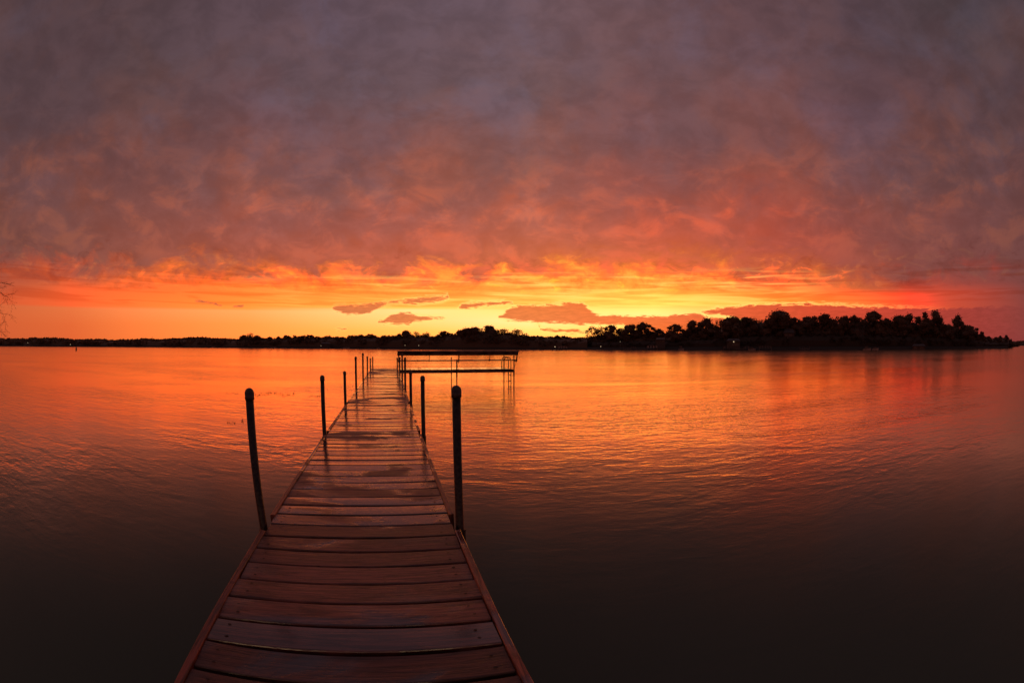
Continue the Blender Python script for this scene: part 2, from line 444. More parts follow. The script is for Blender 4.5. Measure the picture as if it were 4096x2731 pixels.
def m_wood(name, base, wet=.5, along=None):
    """stained boards: grain, worn pale ends, knots and a patchy film of rain water"""
    m_, b, N = mat(name, base, .4)
    b.inputs['IOR'].default_value = 1.55
    p = geo_pos(N)
    rot = (0, 0, AZ)
    q = N.mapping(p, (1, 1, 1), rot)            # x across the dock, y along it
    at = N.new('ShaderNodeAttribute', attribute_name='vary')
    fac = at.outputs['Fac']
    sh = N.new('ShaderNodeVectorMath', operation='ADD')
    N.put(sh.inputs[0], q)
    N.put(sh.inputs[1], N.xyz(N.m('MULTIPLY', fac, 13.7), N.m('MULTIPLY', fac, 3.3), N.m('MULTIPLY', fac, 5.1)))
    g = sh.outputs[0]
    gs = (2.2, 34, 6) if along is None else (34, 2.2, 6)
    grain = N.noise(N.mapping(g, gs), 1.6, 6, .6, .7)
    fine = N.noise(N.mapping(g, tuple(v * 2.6 for v in gs)), 2.4, 4, .6, .2)
    blot = N.noise(N.mapping(g, (1.3, 3.0, 1)), 1.9, 4, .55, .4)
    wn = N.noise(N.mapping(q, (1.0, 2.1, 1), loc=(3, 5, 0)), 1.15, 5, .55, .8)
    dark = tuple(v * .34 for v in base); lite = tuple(min(1, v * 1.75) for v in base)
    c = N.mix(N.mr(grain, .30, .70), dark, lite)
    c = N.mix(N.m('MULTIPLY', N.mr(fine, .56, .76), .55), c, tuple(v * .3 for v in base))
    grey = (.085, .062, .055)
    c = N.mix(N.m('MULTIPLY', N.mr(blot, .54, .70), .6), c, grey)
    stain = N.noise(N.mapping(g, (1.1, 3.4, 1), loc=(5, 2, 1)), 2.6, 5, .62, .6)
    c = N.mix(N.m('MULTIPLY', N.mr(stain, .52, .64), .7), c, N.mix(1.0, c, (.38, .36, .40), 'MULTIPLY'))
    vo = N.new('ShaderNodeTexVoronoi'); vo.inputs['Scale'].default_value = 1.0
    N.put(vo.inputs['Vector'], N.mapping(g, (2.4, 7.5, 0) if along is None else (7.5, 2.4, 0)))
    c = N.mix(N.m('MULTIPLY', N.mr(vo.outputs['Distance'], .13, .04), .8), c, tuple(v * .22 for v in base))
    crack = N.mr(N.m('ABSOLUTE', N.m('SUBTRACT', N.noise(N.mapping(g, tuple(v * .8 for v in gs)), 1.0, 2, .5, .5), .5)), .012, .0)
    c = N.mix(N.m('MULTIPLY', crack, .7), c, tuple(v * .15 for v in base))
    if along is None:                                   # scuffed, paler board ends
        sx_ = N.new('ShaderNodeSeparateXYZ'); N.put(sx_.inputs[0], q)
        endd = N.m('ABSOLUTE', N.m('SUBTRACT', sx_.outputs[0], -.253))
        worn = N.m('MULTIPLY', N.mr(N.m('ADD', endd, N.m('MULTIPLY', N.m('SUBTRACT', fine, .5), .5)), .50, .66), N.mr(blot, .42, .60))
        c = N.mix(N.m('MULTIPLY', worn, .6), c, (.21, .13, .11))
    tint = N.m('ADD', .62, N.m('MULTIPLY', N.m('FRACT', N.m('MULTIPLY', fac, 7.31)), .75))
    c = N.mix(1.0, c, N.xyz(tint, tint, tint), 'MULTIPLY')
    sq = N.new('ShaderNodeSeparateXYZ'); N.put(sq.inputs[0], q)
    wn = N.m('ADD', wn, N.m('SUBTRACT', N.mr(sq.outputs[1], 2.0, 4.4, -.03, .11), N.mr(sq.outputs[1], 13.5, 17.5, 0, .14)))      # the outer sections lie lower and stay wet
    wetm = N.mr(N.m('ADD', wn, N.m('MULTIPLY', N.m('SUBTRACT', N.m('FRACT', N.m('MULTIPLY', fac, 3.77)), .5), .30)), .56 - wet * .25, .68 - wet * .25)
    c = N.mix(wetm, c, N.mix(1.0, c, (.62, .55, .55), 'MULTIPLY'))
    N.put(b.inputs['Base Color'], c)
    N.put(b.inputs['Roughness'], N.m('ADD', N.mr(wetm, 0, 1, .46, .08, smooth=False), N.m('MULTIPLY', N.m('SUBTRACT', grain, .5), .25)))
    bp = N.new('ShaderNodeBump')
    N.put(b.inputs['Coat Weight'], N.m('MULTIPLY', wetm, .65)); b.inputs['Coat IOR'].default_value = 1.75; b.inputs['Coat Roughness'].default_value = .09
    bp.inputs['Strength'].default_value = .8; bp.inputs['Distance'].default_value = .004
    N.put(bp.inputs['Height'], N.m('MULTIPLY', N.m('ADD', grain, N.m('MULTIPLY', fine, .6)), N.mr(wetm, 0, 1, 1.0, .30, smooth=False)))
    N.put(b.inputs['Normal'], bp.outputs[0]); N.put(b.inputs['Coat Normal'], bp.outputs[0])
    return m_


def m_noisy(name, base, rough, var=.4, scale=30.0, metal=0.0, bump=.002, spec=.5):
    m_, b, N = mat(name, base, rough, spec, metal)
    tcn = N.new('ShaderNodeTexCoord')
    n = N.noise(tcn.outputs['Object'], scale, 5, .6)
    lo = tuple(v * (1 - var) for v in base); hi = tuple(v * (1 + var) for v in base)
    N.put(b.inputs['Base Color'], N.mix(N.mr(n, .3, .7), lo, hi))
    N.put(b.inputs['Roughness'], N.mr(n, .3, .7, max(.05, rough - .12), min(1, rough + .12)))
    bp = N.new('ShaderNodeBump'); bp.inputs['Distance'].default_value = bump; bp.inputs['Strength'].default_value = .6
    N.put(bp.inputs['Height'], n); N.put(b.inputs['Normal'], bp.outputs[0])
    return m_


def m_leaf(name, base):
    m_, b, N = mat(name, base, .7, .25)
    at = N.new('ShaderNodeAttribute', attribute_name='vary')
    oi = N.new('ShaderNodeObjectInfo')
    k = N.m('ADD', N.m('MULTIPLY', at.outputs['Fac'], .55), N.m('MULTIPLY', oi.outputs['Random'], .45))
    N.put(b.inputs['Base Color'], N.mix(k, tuple(v * .6 for v in base), tuple(v * 1.4 for v in base)))
    return m_


def m_emit(name, c, s):
    m_, b, N = mat(name, (.3, .25, .2), .4)
    b.inputs['Emission Color'].default_value = (*c, 1)
    b.inputs['Emission Strength'].default_value = s
    return m_


M = dict(
    water=m_water(),
    deck=m_wood('stained_deck_boards', (.150, .054, .041), .50),
    deck2=m_wood('platform_deck_boards', (.12, .045, .032), 1.4, True),
    rail=m_wood('stained_side_rail', (.22, .06, .038), .15, True),
    beam=m_wood('bench_timber', (.060, .030, .022), .2),
    nail=m_noisy('rusty_nail', (.012, .008, .007), .6, .3, 80),
    pipe=m_noisy('dark_weathered_pipe', (.032, .021, .019), .42, .9, 45, .3),
    cap=m_noisy('black_rubber_cap', (.075, .048, .045), .5, .35, 60),
    steel=m_noisy('dock_bracket_steel', (.030, .018, .016), .45, .5, 50, .4),
    leaf=m_leaf('dark_leaves', (.12, .080, .052)),
    leaf2=m_leaf('dark_shrub_leaves', (.042, .030, .020)),
    bark=m_noisy('bark', (.030, .020, .015), .9, .4, 6),
    soil=m_noisy('shore_soil_and_grass', (.016, .012, .008), .95, .5, .35),
    canopy=m_noisy('boat_lift_canopy_fabric', (.30, .24, .22), .8, .2, 3),
    canopyd=m_noisy('faded_canopy_fabric', (.10, .085, .08), .8, .2, 3),
    hull=m_noisy('boat_hull', (.35, .29, .27), .35, .15, 2),
    siding=m_noisy('house_siding', (.080, .066, .060), .8, .2, 4),
    roofm=m_noisy('house_roof', (.060, .056, .058), .8, .3, 5),
    frame=m_noisy('weathered_metal_frame', (.12, .10, .09), .5, .3, 5),
    glassd=mat('dark_window_glass', (.02, .018, .018), .08)[0],
    lamp=m_emit('lit_lamp', (1.0, .72, .42), 1.0),
    litwin=m_emit('lit_window', (1.0, .66, .36), 1.3),
    weed=m_noisy('floating_leaf', (.06, .034, .02), .7, .5, 20),
)

# ------------------------------------------------------------------ lake and land
w = MB()
S = 3500
w.v = [Vector((-S, -S, 0)), Vector((S, -S, 0)), Vector((S, S, 0)), Vector((-S, S, 0))]
w.face(0, 1, 2, 3)
tag(w.build('water', M['water']), 'calm rippled lake reflecting the sunset', 'water', kind='structure')

SHORE_PX = [(0, 1384.2), (435, 1387), (871, 1390), (1509, 1394.7), (1900, 1396.9), (2368, 1398.8), (2835, 1400.2), (3154, 1400.7), (3612, 1398.6), (3900, 1395.4), (4040, 1393.6)]
SHORE = [(-180, 6), (-120, 7), (-95, 10), (-79, 12), (-73.5, 18), (-72, 300)]
for X, Y in SHORE_PX:
    a, e = ang(X, Y)
    SHORE.append((a, min(560, HC / math.tan(R(-e)))))
SHORE += [(67.6, 420), (76, 420), (84, 30), (95, 12), (125, 8), (180, 6)]
HILL = [(-180, 1.5), (-75, 1.5), (-60, 3), (-20, 2), (0, 1.5), (12, 2.0), (25, 4.5), (38, 5.0), (52, 4.5), (62, 2.0), (75, 2), (180, 1.5)]


def shore(a): return lerp_table(SHORE, a)


def ground_z(a, d):
    D = shore(a); h = lerp_table(HILL, a); k = d - D
    return lerp_table([(-3, -.9), (0, -.04), (1.5, .45), (8, .55 + h * .12), (30, .6 + h * .8), (70, .7 + h), (400, 2 + h), (3400, 9)], k)


def pol(a, d, z=0.0):
    return Vector((math.sin(R(a)) * d, math.cos(R(a)) * d, z))


g = MB()
OFF = [-3, 0, 1.5, 4, 8, 16, 30, 50, 90, 200, 500, 1200, 2800]
AZS = [x_ * .75 for x_ in range(-240, 240)]
for a in AZS:
    for k in OFF:
        d = shore(a) + k
        n_ = mnoise.noise(Vector((a * .7, k * .05, 0)))
        z = ground_z(a, d) + (n_ * .25 * min(1, max(0, k) / 6))
        g.v.append(pol(a, max(d + n_ * (1.2 if k > -3 and d > 40 else 0), 1), z))
nO = len(OFF)
for i in range(len(AZS)):
    j = (i + 1) % len(AZS)
    for k in range(nO - 1):
        g.face(i * nO + k, i * nO + k + 1, j * nO + k + 1, j * nO + k)
tag(g.build('ground', M['soil'], smooth=True), 'dark wooded shore round the lake', 'ground', kind='structure')

# ------------------------------------------------------------------ dock
rnd = random.Random(7)
UL, UR = -.868, .362


def plank(mb, a0, a1, b0, b1, z, across=True, th=.036, seed=0.0):
    """one board: b0..b1 is its width, a0..a1 its length; rounded top edges, slightly cupped and bowed"""
    r_ = .007
    prof = [(b0, z - th), (b0, z - r_), (b0 + r_ * .35, z - r_ * .3), (b0 + r_, z)]
    nw = 4
    for k in range(1, nw):
        prof.append((b0 + r_ + (b1 - b0 - 2 * r_) * k / nw, z))
    prof += [(b1 - .002, z), (b1, z - .002), (b1, z - th)]
    base = len(mb.v); segs = 10
    cup = rnd.uniform(-.0022, .0016); bow = rnd.uniform(-.003, .003); tw = rnd.uniform(-.0022, .0022)
    ph = rnd.uniform(0, 9); slope = rnd.uniform(-.0022, .0022)
    for i in range(segs + 1):
        t = i / segs
        for (bb, zz) in prof:
            s_ = (bb - (b0 + b1) / 2) / ((b1 - b0) / 2)
            dz = slope * s_ + cup * (s_ * s_ - .5) + bow * (1 - (2 * t - 1) ** 2) + tw * s_ * (2 * t - 1) + .0009 * math.sin(ph + 5 * t)
            db = .0022 * mnoise.noise(Vector((t * 4, ph, s_)))
            a = a0 + (a1 - a0) * t
            mb.v.append(ud(a, bb + db, zz + dz) if across else ud(bb + db, a, zz + dz))
    n = len(prof)
    mb.cur = .02 + .96 * rnd.random()
    for i in range(segs):
        for k in range(n):
            k2 = (k + 1) % n
            q = (base + i * n + k, base + (i + 1) * n + k, base + (i + 1) * n + k2, base + i * n + k2)
            mb.face(*(q if across else q[::-1]))
    e = [base + k for k in range(n)]; e2 = [base + segs * n + k for k in range(n)]
    mb.face(*(e[::-1] if not across else e)); mb.face(*(e2 if not across else e2[::-1]))


def nail(mb, u, d, z):
    b = len(mb.v); r_ = rnd.uniform(.0042, .0068)
    mb.mat = 1
    for k in range(8):
        w_ = math.pi * k / 4
        mb.v.append(ud(u + r_ * math.cos(w_) * 1.5, d + r_ * math.sin(w_), z))
    mb.face(*[b + k for k in range(8)])
    mb.mat = 0


JOINTS = [-3.05, -.25, 2.80, 5.98, 9.05, 11.92, 14.60, 17.45, 20.22, 22.20]
SEC_LABEL = [
    'wooden dock section behind the spot where the photo was taken',
    'nearest full dock section of dark boards running out of the bottom of the photo',
    'dock section of dark damp boards just beyond the two nearest pipe posts',
    'rain-wet dock section between the second and third pair of posts',
    'dock section mirroring orange sky between the third and fourth pair of posts',
    'dock section with a bright yellow reflection beyond the fourth pair of posts',
    'dock section between the tallest far pair of posts and the next shorter pair',
    'narrow-looking far dock section leading to the left end of the bench',
    'last short dock section beside the bench where the platform turns right',
]
PITCHB = .1955
for k in range(len(JOINTS) - 1):
    j0, j1 = JOINTS[k], JOINTS[k + 1]
    t = thing('dock_section', SEC_LABEL[k], 'dock section', ud(-.253, (j0 + j1) / 2, 0), 'wooden dock sections in a row')
    mb = MB()
    n0 = math.ceil((j0 - 1.254 - .02) / PITCHB); n1 = math.ceil((j1 - 1.254 - .02) / PITCHB)
    for i in range(n0, n1):
        d0 = 1.254 + PITCHB * i
        gap = rnd.uniform(.019, .027)
        dz = rnd.uniform(-.0015, .0015)
        e0, e1 = UL + rnd.uniform(-.004, .004), UR + rnd.uniform(-.004, .004)
        plank(mb, e0, e1, d0, d0 + PITCHB - gap, DECK + dz)
        for uu in (UL + .075, UR - .075):
            for fr in (.27, .73):
                nail(mb, uu + rnd.uniform(-.012, .012), d0 + (PITCHB - gap) * fr + rnd.uniform(-.01, .01), DECK + dz + .0028)
    mb.build('decking', [M['deck'], M['nail']], t)
    for s_ in (-1, 1):
        uc = -.253 + s_ * .634
        mb = MB(); mb.cur = .1 + .8 * rnd.random()
        plank(mb, j0 + .145, j1 - .135, uc - .0175, uc + .0175, DECK + .012, across=False, th=.14)
        mb.build('side_rail', M['rail'], t)
    for dd in (j0 + .05, (j0 + j1) / 2, j1 - .05):
        mb = MB(); mb.cur = .5
        mb.box(ud(-.253, dd, DECK - .092), (.61, .019, .05))
        mb.build('cross_beam', M['beam'], t)


def dock_post(u, d, hgt, label, group, sleeve=True, r_=.0275):
    t = thing('dock_post', label, 'dock post', ud(u, d, 0), group)
    mb = MB()
    top = DECK + hgt
    tilt = Vector((rnd.uniform(-.006, .006), rnd.uniform(-.006, .006), 0))
    mb.tube([ud(u, d, -1.1), ud(u, d, .3) + tilt * .3, ud(u, d, top - .03) + tilt], r_, 20)
    mb.build('pipe', M['pipe'], t, smooth=True)
    mb = MB()
    rc = r_ + .0045
    prof = [(r_ - .002, -.075), (rc, -.075), (rc + .0006, -.03)]
    for k in range(0, 8):
        a = k / 7 * math.pi / 2 * .97
        prof.append((rc * math.cos(a), -.032 + .032 * math.sin(a)))
    mb.lathe(prof, ud(u, d, top) + tilt, 24)
    mb.build('cap', M['cap'], t, smooth=True)
    if sleeve:
        mb = MB()
        mb.lathe([(r_ + .001, -.29), (r_ + .008, -.29), (r_ + .008, -.035), (r_ + .011, -.033), (r_ + .011, -.022), (r_ + .001, -.022)], ud(u, d, DECK - .02), 20)
        s_ = 1 if u > -.25 else -1
        mb.box(ud(u, d + .05, DECK - .22), (.008, .02, .010))
        mb.box(ud(u, d - .045, DECK - .14), (.006, .018, .008))
        mb.build('sleeve', M['steel'], t)
    return t


PL = ['nearest left dock post, tall dark pipe leaning outward at the lower left',
      'second left dock post from the camera, dark pipe with rounded cap',
      'third left dock post, noticeably short dark pipe with rounded cap',
      'fourth left dock post, tall dark pipe left of the tallest one',
      'left dock post whose cap rises highest, nearly to the far shore',
      'sixth left dock post, just right of the highest left one',
      'shortest thin left dock post, last but one before the dock end',
      'farthest left dock post, thin pipe at the dock end corner']
PR = ['nearest right dock post, thickest dark pipe in the photo with dome cap',
      'second right dock post from the camera, below the platform edge',
      'third right dock post, short pipe whose cap overlaps the platform beam',
      'fourth right dock post, tall pipe crossing the bench seat',
      'right dock post whose pale cap overlaps the bench backrest board',
      'sixth right dock post, thin pipe left of the one over the backrest',
      'last right dock post, thin pipe close against the bench end']
HL = [.907, .776, .653, .862, .899, .722, .575, .577]
UPL = [-.921, -.913, -.914, -.901, -.876, -.874, -.870, -.830]
UPR = [.419, .430, .413, .403, .400, .389, .346]
HR = [.925, .770, .655, .840, .883, .696, .583]
DP = [2.80, 5.98, 9.05, 11.92, 14.60, 17.45, 20.20, 22.02]
for i, (d, hh) in enumerate(zip(DP, HL)):
    dock_post(UPL[i], d, hh, PL[i], 'pipe posts along the dock', r_=.0275)
for i, (d, hh) in enumerate(zip(DP, HR)):
    dock_post(UPR[i], d if i < 6 else 20.5, hh, PR[i], 'pipe posts along the dock', r_=.0275)

# ---- platform to the right at the dock's end
t = thing('dock_platform', 'side platform of pale wet boards on thin legs, carrying the bench', 'dock platform', ud(3.1, 21.25, 0))
mb = MB()
uu = .44
while uu < 5.52:
    wdt = .165
    plank(mb, 20.46, 22.04, uu, uu + wdt, DECK + .036 + rnd.uniform(-.002, .002), across=False)
    uu += .178
mb.build('decking', M['deck2'], t)
for dd in (20.43, 22.07):
    mb = MB(); mb.cur = .3
    mb.box(ud(3.08, dd, DECK - .047), (2.63, .019, .070))
    mb.build('side_beam', M['beam'], t)
for uu in (.45, 3.1, 5.68):
    mb = MB(); mb.cur = .4
    mb.box(ud(uu, 21.25, DECK - .052), (.019, .80, .05))
    mb.build('cross_beam', M['beam'], t)
GP = 'pipe legs of the side platform'
dock_post(3.045, 20.385, .50, 'near middle platform leg, its pipe running down behind the nearest right post', GP, r_=.026)
dock_post(3.03, 22.12, .56, 'far middle platform leg, thin pipe left of the near middle one', GP, r_=.022)
dock_post(5.735, 20.385, .67, 'near outer platform leg at the bench end, right of the ladder', GP, r_=.026)
dock_post(5.70, 22.12, .74, 'far outer platform leg, thin pipe left of the ladder', GP, r_=.024)

# ---- bench on the platform, its back to the camera
t = thing('bench', 'long dark timber bench seen from behind at the end of the dock', 'bench', ud(3.1, 20.3, DECK))
mb = MB(); mb.cur = .2
for q in (-.13, 0, .13):
    mb.box(ud(3.085, 20.27 + q, DECK + .455), (2.73, .062, .024))
mb.build('seat', M['beam'], t)
la = (DV * -.42 + Vector((0, 0, 1))).normalized()
bk = UV.cross(la)
mb = MB(); mb.cur = .6
mb.box(ud(3.086, 20.0, DECK + .785), (2.746, .019, .103), (UV, bk, la))
mb.build('backrest', M['beam'], t)
for uu, hw in ((.40, .026), (3.10, .026), (5.79, .028)):
    mb = MB(); mb.cur = .5
    mb.box(ud(uu, 20.10, DECK + .59), (hw, .022, .22), (UV, bk, la))
    mb.build('upright', M['beam'], t)
for uu in (1.765, 4.521):
    mb = MB(); mb.cur = .5
    mb.box(ud(uu, 20.10, DECK + .59), (.013, .012, .20), (UV, bk, la))
    mb.build('spindle', M['steel'], t)
for uu in (.40, 3.07, 5.76):
    mb = MB()
    mb.box(ud(uu, 20.27, DECK + .40), (.02, .19, .017))
    mb.tube([ud(uu, 20.09, DECK + .39), ud(uu, 20.37, DECK + .12)], .010, 8)
    mb.build('seat_bracket', M['steel'], t)

# ---- swim ladder at the platform end
t = thing('ladder', 'swim ladder with two hooped handrails at the platform end', 'ladder', ud(5.8, 21.15, DECK))
for dd in (20.92, 21.38):
    mb = MB()
    pts = [ud(5.40, dd, DECK - .01), ud(5.405, dd, DECK + .38)]
    for k in range(9):
        a = math.pi * (1 - k / 8)
        pts.append(ud(5.57 + .165 * math.cos(a), dd, DECK + .405 + .165 * math.sin(a)))
    pts += [ud(5.735, dd, DECK + .3), ud(5.74, dd, -.9)]
    mb.tube(pts, .020, 10)
    mb.build('handrail', M['steel'], t, smooth=True)
for zz in (.62, .34, .06, -.22):
    mb = MB()
    mb.box(ud(5.74, 21.15, zz), (.03, .215, .012))
    mb.build('rung', M['steel'], t)
# a slack cord between the outer legs
mb = MB()
mb.tube([ud(5.75 - .001 * k, 20.44 + k * .085, .66 - .05 * math.sin(math.pi * k / 8)) for k in range(9)], .005, 6)
tag(mb.build('cord', M['nail']), 'thin slack cord hanging under the platform beside the ladder', 'cord')

# ------------------------------------------------------------------ trees
def quad(mb, p, s_, rr, fl=.9):
    a = Vector((rr.gauss(0, 1), rr.gauss(0, 1), rr.gauss(0, 1))).normalized()
    b = a.orthogonal().normalized()
    b.rotate(Matrix.Rotation(rr.random() * 6.28, 3, a))
    c = a.cross(b)
    i = len(mb.v)
    l1, l2 = s_ * rr.uniform(.6, 1.3), s_ * rr.uniform(.4, .9)
    mb.v += [p - b * l1, p + c * l2 * .9 - b * .2 * l1, p + b * l1, p - c * l2 + b * .15 * l1]
    mb.cur = .05 + .9 * rr.random()
    mb.face(i, i + 1, i + 2, i + 3)


def crown_tree(seed, kind):
    """unit-height tree (1 tall, crown about 1 wide before scaling): trunk with limbs, crown of leaf clumps"""
    rr = random.Random(seed)
    tr, cr = MB(), MB()
    spec = dict(round=(.20, .46, 17, 2300, .036), tall=(.18, .36, 15, 2000, .034), loose=(.20, .44, 14, 1150, .030), spread=(.34, .48, 16, 1900, .034), column=(.08, .30, 14, 1700, .032), bare=(.30, .40, 9, 90, .014))[kind]
    lo, rad, nl, nq, qs = spec
    lean = Vector((rr.uniform(-.04, .04), rr.uniform(-.04, .04), 0))
    th = .72
    tp = [Vector((0, 0, -.03))] + [lean * k + Vector((rr.uniform(-.01, .01), rr.uniform(-.01, .01), th * k / 4)) for k in range(1, 5)]
    tr.tube(tp, [.030, .026, .020, .014, .007], 7)
    lobes = []
    for k in range(nl):
        f_ = (k + .5) / nl
        z = lo + (.93 - lo) * f_ + rr.uniform(-.04, .04)
        env = math.sin(math.pi * min(1, max(.06, (z - lo + .10) / (1.06 - lo)))) ** .7
        if kind == 'spread':
            env = .45 + .55 * min(1, (z - lo) / .25) if z < .85 else .6
        w_ = k * 2.399 + rr.uniform(-.5, .5)
        q = rad * env * rr.uniform(.30, .92)
        c = Vector((q * math.cos(w_), q * math.sin(w_), z)) + lean * z
        s_ = rr.uniform(.085, .20) * (1.12 if kind == 'round' else 1)
        lobes.append((c, s_))
        i0 = max(1, min(3, int(z / th * 4) - 1))
        st = tp[i0]
        midp = (st + c) / 2 + Vector((rr.uniform(-.03, .03), rr.uniform(-.03, .03), .02))
        tr.tube([st, midp, c], [.011, .007, .003], 5)
        for _ in range(3 if kind != 'bare' else 9):
            e = c + Vector((rr.uniform(-1, 1), rr.uniform(-1, 1), rr.uniform(-.4, 1))) * s_ * 1.05
            tr.tube([c, (c + e) / 2 + Vector((0, 0, .012)), e], [.0035, .0025, .0012], 4)
    tot = sum(s_ ** 2 for _, s_ in lobes)
    for c, s_ in lobes:
        if kind not in ('loose', 'bare'):               # closed, shaded heart of each leaf clump
            b0 = len(cr.v); cr.cur = .3
            for i in range(5):
                for k in range(7):
                    ph, w_ = math.pi * (i + .35) / 5.0, 2 * math.pi * k / 7
                    v = Vector((math.sin(ph) * math.cos(w_), math.sin(ph) * math.sin(w_), math.cos(ph) * .85))
                    cr.v.append(c + v * s_ * (.74 + .25 * mnoise.noise(v * 2 + c * 9)))
            for i in range(4):
                for k in range(7):
                    k2 = (k + 1) % 7
                    cr.face(b0 + i * 7 + k, b0 + i * 7 + k2, b0 + (i + 1) * 7 + k2, b0 + (i + 1) * 7 + k)
        for _ in range(int(nq * s_ ** 2 / tot)):
            v = Vector((rr.gauss(0, 1), rr.gauss(0, 1), rr.gauss(0, 1))).normalized()
            q = s_ * (rr.random() ** .4) * (1.0 + .22 * rr.uniform(-1, 1))
            quad(cr, c + Vector((v.x, v.y, v.z * .82)) * q, qs, rr)
        for _ in range(int(3 if kind != 'bare' else 0)):
            v = Vector((rr.gauss(0, 1), rr.gauss(0, 1), rr.gauss(0, 1) + .4)).normalized()
            quad(cr, c + v * s_ * rr.uniform(1.0, 1.15), qs * .8, rr)
    tm = tr.build('trunk', M['bark']); cm = cr.build('crown', M['leaf'])
    meshes = (tm.data, cm.data)
    bpy.data.objects.remove(tm); bpy.data.objects.remove(cm)
    return meshes


KIND = {}
for i, kd in enumerate(('round', 'tall', 'loose', 'spread', 'column', 'bare')):
    KIND[kd] = [crown_tree(100 + 17 * i + q, kd) for q in range(3 if kd != 'bare' else 1)]
trnd = random.Random(3)


def tree(X, Y, wpx, kd, label, back=10.0, group='trees standing out along the far shore', wid=None):
    a, e = ang(X, Y)
    d = shore(a) + back
    top = HC + d * math.tan(R(e))
    gz = ground_z(a, d)
    h = (top - gz) * 1.01
    wm = 1.75 * wpx / (F * math.cos(R(min(70, abs(a))) / 2)) * d
    base = {'round': .92, 'tall': .74, 'loose': .88, 'spread': .95, 'column': .62, 'bare': .8}[kd]
    sxy = max(wm / base, h * .5)
    sxy = min(sxy, h * 1.25)
    o = thing('tree', label, 'tree', pol(a, d, gz), group)
    tm, cm = trnd.choice(KIND[kd])
    o.rotation_euler = (0, 0, trnd.uniform(0, 6.28)); o.scale = (sxy * trnd.uniform(.85, 1.15), sxy * trnd.uniform(.85, 1.15), h)
    for nm, me in (('trunk', tm), ('crown', cm)):
        c = bpy.data.objects.new(nm, me); COL.objects.link(c); c.parent = o
    return o


